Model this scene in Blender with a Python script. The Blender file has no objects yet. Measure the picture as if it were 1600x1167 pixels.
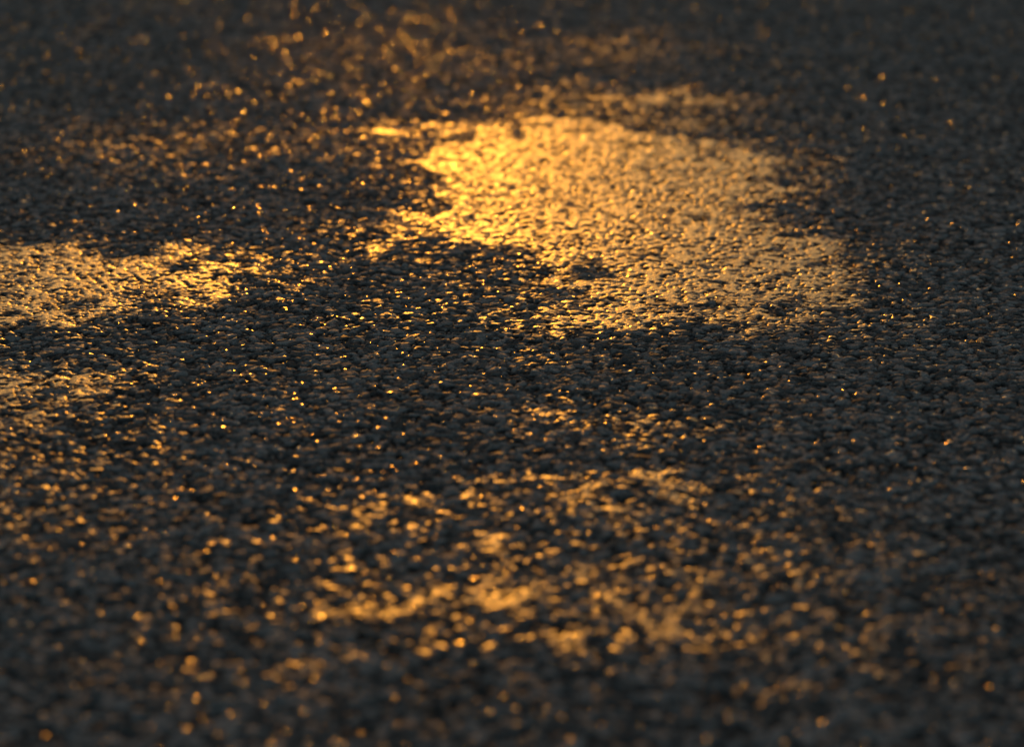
import bpy, math, numpy as np
from mathutils import Vector
scene=bpy.context.scene

# ---------------------------------------------------------------- noise helpers
N=1024
def vnoise(x,y,seed):
    x,y=x*.819+y*.574,-x*.574+y*.819
    t=np.random.default_rng(seed).random((256,256)).astype(np.float32)
    xi=np.floor(x).astype(np.int64); yi=np.floor(y).astype(np.int64)
    fx=(x-xi).astype(np.float32); fy=(y-yi).astype(np.float32)
    fx=fx*fx*(3-2*fx); fy=fy*fy*(3-2*fy)
    a=t[xi%256,yi%256]; b=t[(xi+1)%256,yi%256]; c=t[xi%256,(yi+1)%256]; d=t[(xi+1)%256,(yi+1)%256]
    return (a*(1-fx)+b*fx)*(1-fy)+(c*(1-fx)+d*fx)*fy
def fbm(x,y,seed,o=3):
    s=0;a=1;n=0
    for i in range(o):
        s=s+a*vnoise(x*2**i+13.7*i,y*2**i+5.1*i,seed+i); n+=a; a*=.5
    return s/n
def smooth(a,b,x):
    t=np.clip((x-a)/(b-a),0,1); return t*t*(3-2*t)
def stones(x,y,size,seed,jit=1.0):
    x,y=x*.94+y*.342,-x*.342+y*.94
    r=np.random.default_rng(seed)
    jx=r.random((N,N)).astype(np.float32); jy=r.random((N,N)).astype(np.float32)
    rv=r.random((N,N)).astype(np.float32); tx=r.normal(0,1,(N,N)).astype(np.float32); ty=r.normal(0,1,(N,N)).astype(np.float32)
    u=x/size; v=y/size
    ui=np.floor(u).astype(np.int64); vi=np.floor(v).astype(np.int64)
    f1=np.full(u.shape,9.,np.float32); f2=f1.copy(); rr=np.zeros_like(f1); tl=np.zeros_like(f1)
    for dx in (-1,0,1):
        for dy in (-1,0,1):
            a=(ui+dx)%N; b=(vi+dy)%N
            px=ui+dx+.5+jit*(jx[a,b]-.5); py=vi+dy+.5+jit*(jy[a,b]-.5)
            ex=u-px; ey=v-py
            d=np.sqrt(ex*ex+ey*ey)*(1.3-.6*rv[a,b])
            c=d<f1
            f2=np.where(c,f1,np.minimum(f2,d))
            rr=np.where(c,rv[a,b],rr)
            tl=np.where(c,tx[a,b]*ex+ty[a,b]*ey,tl)
            f1=np.where(c,d,f1)
    return f1,f2,rr,tl

# ---------------------------------------------------------------- asphalt grid (one sheet to the horizon)
def graded(a,b,sa,sb):
    out=[a]
    while out[-1]<b:
        t=(out[-1]-a)/(b-a); out.append(out[-1]+sa+(sb-sa)*t)
    return np.array(out)
def outward(start,step,limit):
    out=[];p=start;s=step
    while abs(p)<limit:
        s*=1.35; p+=s; out.append(p)
    return np.array(out)
xs_in=graded(-1.2,1.2,.0017,.0017)
ys_in=graded(1.75,5.75,.0014,.0025)
xs=np.concatenate([outward(xs_in[0],-.0019,600)[::-1],xs_in,outward(xs_in[-1],.0019,600)])
ys=np.concatenate([outward(ys_in[0],-.0016,600)[::-1],ys_in,outward(ys_in[-1],.0036,600)])
X,Y=np.meshgrid(xs,ys)
wx=X+.005*(fbm(X*150,Y*150,3,1)-.5)+.014*(fbm(X*34,Y*34,5,2)-.5)
wy=Y+.005*(fbm(X*150+50,Y*150,9,1)-.5)+.014*(fbm(X*34+70,Y*34,11,2)-.5)
f1,f2,r1,t1=stones(wx,wy,.0090,21)
g1,g2,s1,u1=stones(wx+3.3,wy+1.7,.0048,22)
edge=smooth(.0,.16,f2-f1)
big=edge*(.62+.36*r1)+.24*t1*edge
present=r1>.40
edge2=smooth(.0,.28,g2-g1)
small=edge2*(.12+.58*s1)+.20*u1*edge2
stone=np.where(present,np.maximum(big,small*.7)+.14*small,small)
fine=(fbm(X*300,Y*300,31,1)-.5)*(1-smooth(3.6,4.6,Y))
# added gloss patches imitating pools of sunlight (world positions in metres)
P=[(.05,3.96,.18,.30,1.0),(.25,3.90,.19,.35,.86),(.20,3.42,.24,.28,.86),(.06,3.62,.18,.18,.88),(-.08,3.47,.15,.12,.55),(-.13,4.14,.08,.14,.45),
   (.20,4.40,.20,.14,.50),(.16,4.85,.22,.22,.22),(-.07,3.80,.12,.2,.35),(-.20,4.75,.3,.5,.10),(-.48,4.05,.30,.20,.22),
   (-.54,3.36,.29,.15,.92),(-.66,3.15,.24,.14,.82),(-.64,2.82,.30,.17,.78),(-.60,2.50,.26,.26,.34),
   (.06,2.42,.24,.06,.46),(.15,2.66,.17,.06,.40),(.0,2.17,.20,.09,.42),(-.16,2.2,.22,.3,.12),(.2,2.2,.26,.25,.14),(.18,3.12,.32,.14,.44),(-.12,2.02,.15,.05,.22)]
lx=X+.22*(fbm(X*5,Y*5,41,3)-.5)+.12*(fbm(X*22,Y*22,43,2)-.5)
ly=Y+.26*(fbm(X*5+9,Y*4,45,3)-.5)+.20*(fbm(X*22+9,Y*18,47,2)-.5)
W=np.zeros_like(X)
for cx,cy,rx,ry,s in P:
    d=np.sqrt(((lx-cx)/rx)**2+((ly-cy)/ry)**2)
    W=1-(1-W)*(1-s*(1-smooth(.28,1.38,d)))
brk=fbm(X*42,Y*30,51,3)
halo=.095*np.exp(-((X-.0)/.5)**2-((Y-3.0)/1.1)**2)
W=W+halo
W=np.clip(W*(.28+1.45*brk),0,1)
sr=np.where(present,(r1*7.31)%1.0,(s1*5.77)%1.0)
# each stone keeps or loses its added gloss individually; patches merge where it is strong
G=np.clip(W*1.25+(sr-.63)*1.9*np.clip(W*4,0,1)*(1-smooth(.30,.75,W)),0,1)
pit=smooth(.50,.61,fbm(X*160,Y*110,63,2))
patch_fill=.72*smooth(.26,.75,W)*(1-.9*pit)+.05*(fbm(X*60,Y*60,61,2)-.5)  # level fill that flattens stones inside the imitated sunlight patches
h=np.maximum(stone*(1-.45*smooth(.2,.8,W)),patch_fill)
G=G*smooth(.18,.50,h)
Z=.0034*h+.0007*fine*(1-.5*W)+.006*(fbm(X*3,Y*2.2,71,2)-.5)
far=np.clip((np.maximum(np.maximum(np.abs(X)-1.2,0),np.maximum(Y-5.75,1.75-Y)))/.05,0,1)
Z=Z*(1-far)+.001*far
ny,nx=X.shape
co=np.stack([X,Y,Z],-1).reshape(-1,3).astype(np.float32)
idx=np.arange(ny*nx,dtype=np.int32).reshape(ny,nx)
quads=np.stack([idx[:-1,:-1],idx[:-1,1:],idx[1:,1:],idx[1:,:-1]],-1).reshape(-1,4)
me=bpy.data.meshes.new("asphalt_road")
me.vertices.add(len(co)); me.vertices.foreach_set("co",co.ravel())
me.loops.add(quads.size); me.loops.foreach_set("vertex_index",quads.ravel())
me.polygons.add(len(quads)); me.polygons.foreach_set("loop_start",np.arange(0,quads.size,4,dtype=np.int32))
me.update(calc_edges=True)
me.polygons.foreach_set("use_smooth",np.ones(len(quads),dtype=bool))
def attr(name,v):
    a=me.attributes.new(name,'FLOAT','POINT'); a.data.foreach_set("value",v.reshape(-1).astype(np.float32))
attr("sun_gloss",G*(1-far))  # mask that puts the sunlight patches into gloss and base colour
attr("stone_tone",np.where(present,(r1*3.7)%1.0,s1*.6))
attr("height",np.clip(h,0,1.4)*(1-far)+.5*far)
road=bpy.data.objects.new("asphalt_road",me); scene.collection.objects.link(road)
print("verts",len(co))

# ---------------------------------------------------------------- material
m=bpy.data.materials.new("asphalt"); m.use_nodes=True
nt=m.node_tree; nd=nt.nodes; L=nt.links
bs=nd["Principled BSDF"]
def node(t,**k):
    n=nd.new(t)
    for a,b in k.items(): setattr(n,a,b)
    return n
def A(name):
    n=node("ShaderNodeAttribute"); n.attribute_name=name; return n.outputs["Fac"]
def mr(src,a,b,c,d):
    n=node("ShaderNodeMapRange"); L.new(src,n.inputs[0])
    for i,v in enumerate((a,b,c,d)): n.inputs[i+1].default_value=v
    return n.outputs[0]
def math_(op,a,b):
    n=node("ShaderNodeMath",operation=op)
    for i,v in enumerate((a,b)):
        if isinstance(v,(int,float)): n.inputs[i].default_value=v
        else: L.new(v,n.inputs[i])
    return n.outputs[0]
geo=node("ShaderNodeNewGeometry"); pos=geo.outputs["Position"]
def noise(scale,det=3,rough=.6):
    n=node("ShaderNodeTexNoise"); L.new(pos,n.inputs["Vector"]); n.inputs["Scale"].default_value=scale
    n.inputs["Detail"].default_value=det; n.inputs["Roughness"].default_value=rough; return n.outputs["Fac"]
sun_gloss=A("sun_gloss"); tone=A("stone_tone"); hgt=A("height")
n1=noise(700,2); n2=noise(9,2); n3=noise(260,2)
v=math_('MULTIPLY',mr(tone,0,1,.045,.19),mr(n1,.25,.75,.3,2.0))
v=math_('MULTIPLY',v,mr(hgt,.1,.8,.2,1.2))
v=math_('MULTIPLY',v,mr(n2,.3,.7,.85,1.15))
v=math_('MULTIPLY',v,mr(sun_gloss,0,.8,1.0,.28))
cc=node("ShaderNodeCombineColor"); L.new(math_('MULTIPLY',v,.98),cc.inputs[0]); L.new(math_('MULTIPLY',v,.97),cc.inputs[1]); L.new(math_('MULTIPLY',v,.96),cc.inputs[2])
L.new(cc.outputs[0],bs.inputs["Base Color"])
vo=node("ShaderNodeTexVoronoi"); L.new(pos,vo.inputs["Vector"]); vo.inputs["Scale"].default_value=280
sep=node("ShaderNodeSeparateColor"); L.new(vo.outputs["Color"],sep.inputs[0])
facet=math_('GREATER_THAN',math_('ADD',sep.outputs[0],mr(sun_gloss,0,.5,0,.03)),.98)
rough=math_('ADD',mr(sun_gloss,.0,.8,.85,.38),mr(n3,.3,.7,-.07,.07))
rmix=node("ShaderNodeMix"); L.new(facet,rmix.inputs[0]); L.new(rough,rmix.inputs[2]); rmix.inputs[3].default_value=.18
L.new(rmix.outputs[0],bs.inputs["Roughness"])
sp=math_('ADD',mr(sun_gloss,0,.9,.0,.42),math_('MULTIPLY',facet,.4))
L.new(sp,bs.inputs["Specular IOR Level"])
b1=node("ShaderNodeBump"); b1.inputs["Distance"].default_value=.0011
L.new(mr(sun_gloss,.2,.9,.85,.5),b1.inputs["Strength"])
L.new(n3,b1.inputs["Height"])
b2=node("ShaderNodeBump"); b2.inputs["Distance"].default_value=.0004; b2.inputs["Strength"].default_value=.8
L.new(n1,b2.inputs["Height"]); L.new(b1.outputs[0],b2.inputs["Normal"])
L.new(b2.outputs[0],bs.inputs["Normal"])
me.materials.append(m)

# ---------------------------------------------------------------- sky + sun
SUN_EL=math.radians(6); SUN_AZ=math.radians(-3)
w=bpy.data.worlds.new("World"); scene.world=w; w.use_nodes=True
wn=w.node_tree; bg=wn.nodes["Background"]
sky=wn.nodes.new("ShaderNodeTexSky"); sky.sky_type='NISHITA'; sky.sun_disc=False
sky.sun_elevation=SUN_EL; sky.sun_rotation=SUN_AZ
sky.air_density=1.6; sky.dust_density=2.5; sky.ozone_density=2.0
hs=wn.nodes.new("ShaderNodeHueSaturation"); hs.inputs["Saturation"].default_value=1.0
wn.links.new(sky.outputs[0],hs.inputs["Color"]); wn.links.new(hs.outputs[0],bg.inputs[0]); bg.inputs[1].default_value=.15
sl=bpy.data.lights.new("sun","SUN"); sl.energy=1.25; sl.angle=math.radians(.5); sl.color=(1,.35,.02)
so=bpy.data.objects.new("sun",sl); scene.collection.objects.link(so)
d=Vector((math.sin(SUN_AZ)*math.cos(SUN_EL),math.cos(SUN_AZ)*math.cos(SUN_EL),math.sin(SUN_EL)))
so.rotation_euler=d.to_track_quat('Z','Y').to_euler()

# ---------------------------------------------------------------- camera
cam=bpy.data.cameras.new("camera"); co_=bpy.data.objects.new("camera",cam); scene.collection.objects.link(co_)
co_.location=(0,0,.88); co_.rotation_euler=(math.radians(90-17),0,0)
cam.lens=95; cam.sensor_width=36; cam.clip_start=.05; cam.clip_end=2000
cam.dof.use_dof=True; cam.dof.focus_distance=3.16; cam.dof.aperture_fstop=3.2; cam.dof.aperture_blades=0
scene.camera=co_
scene.view_settings.view_transform='Standard'; scene.view_settings.look='None'; scene.view_settings.exposure=0
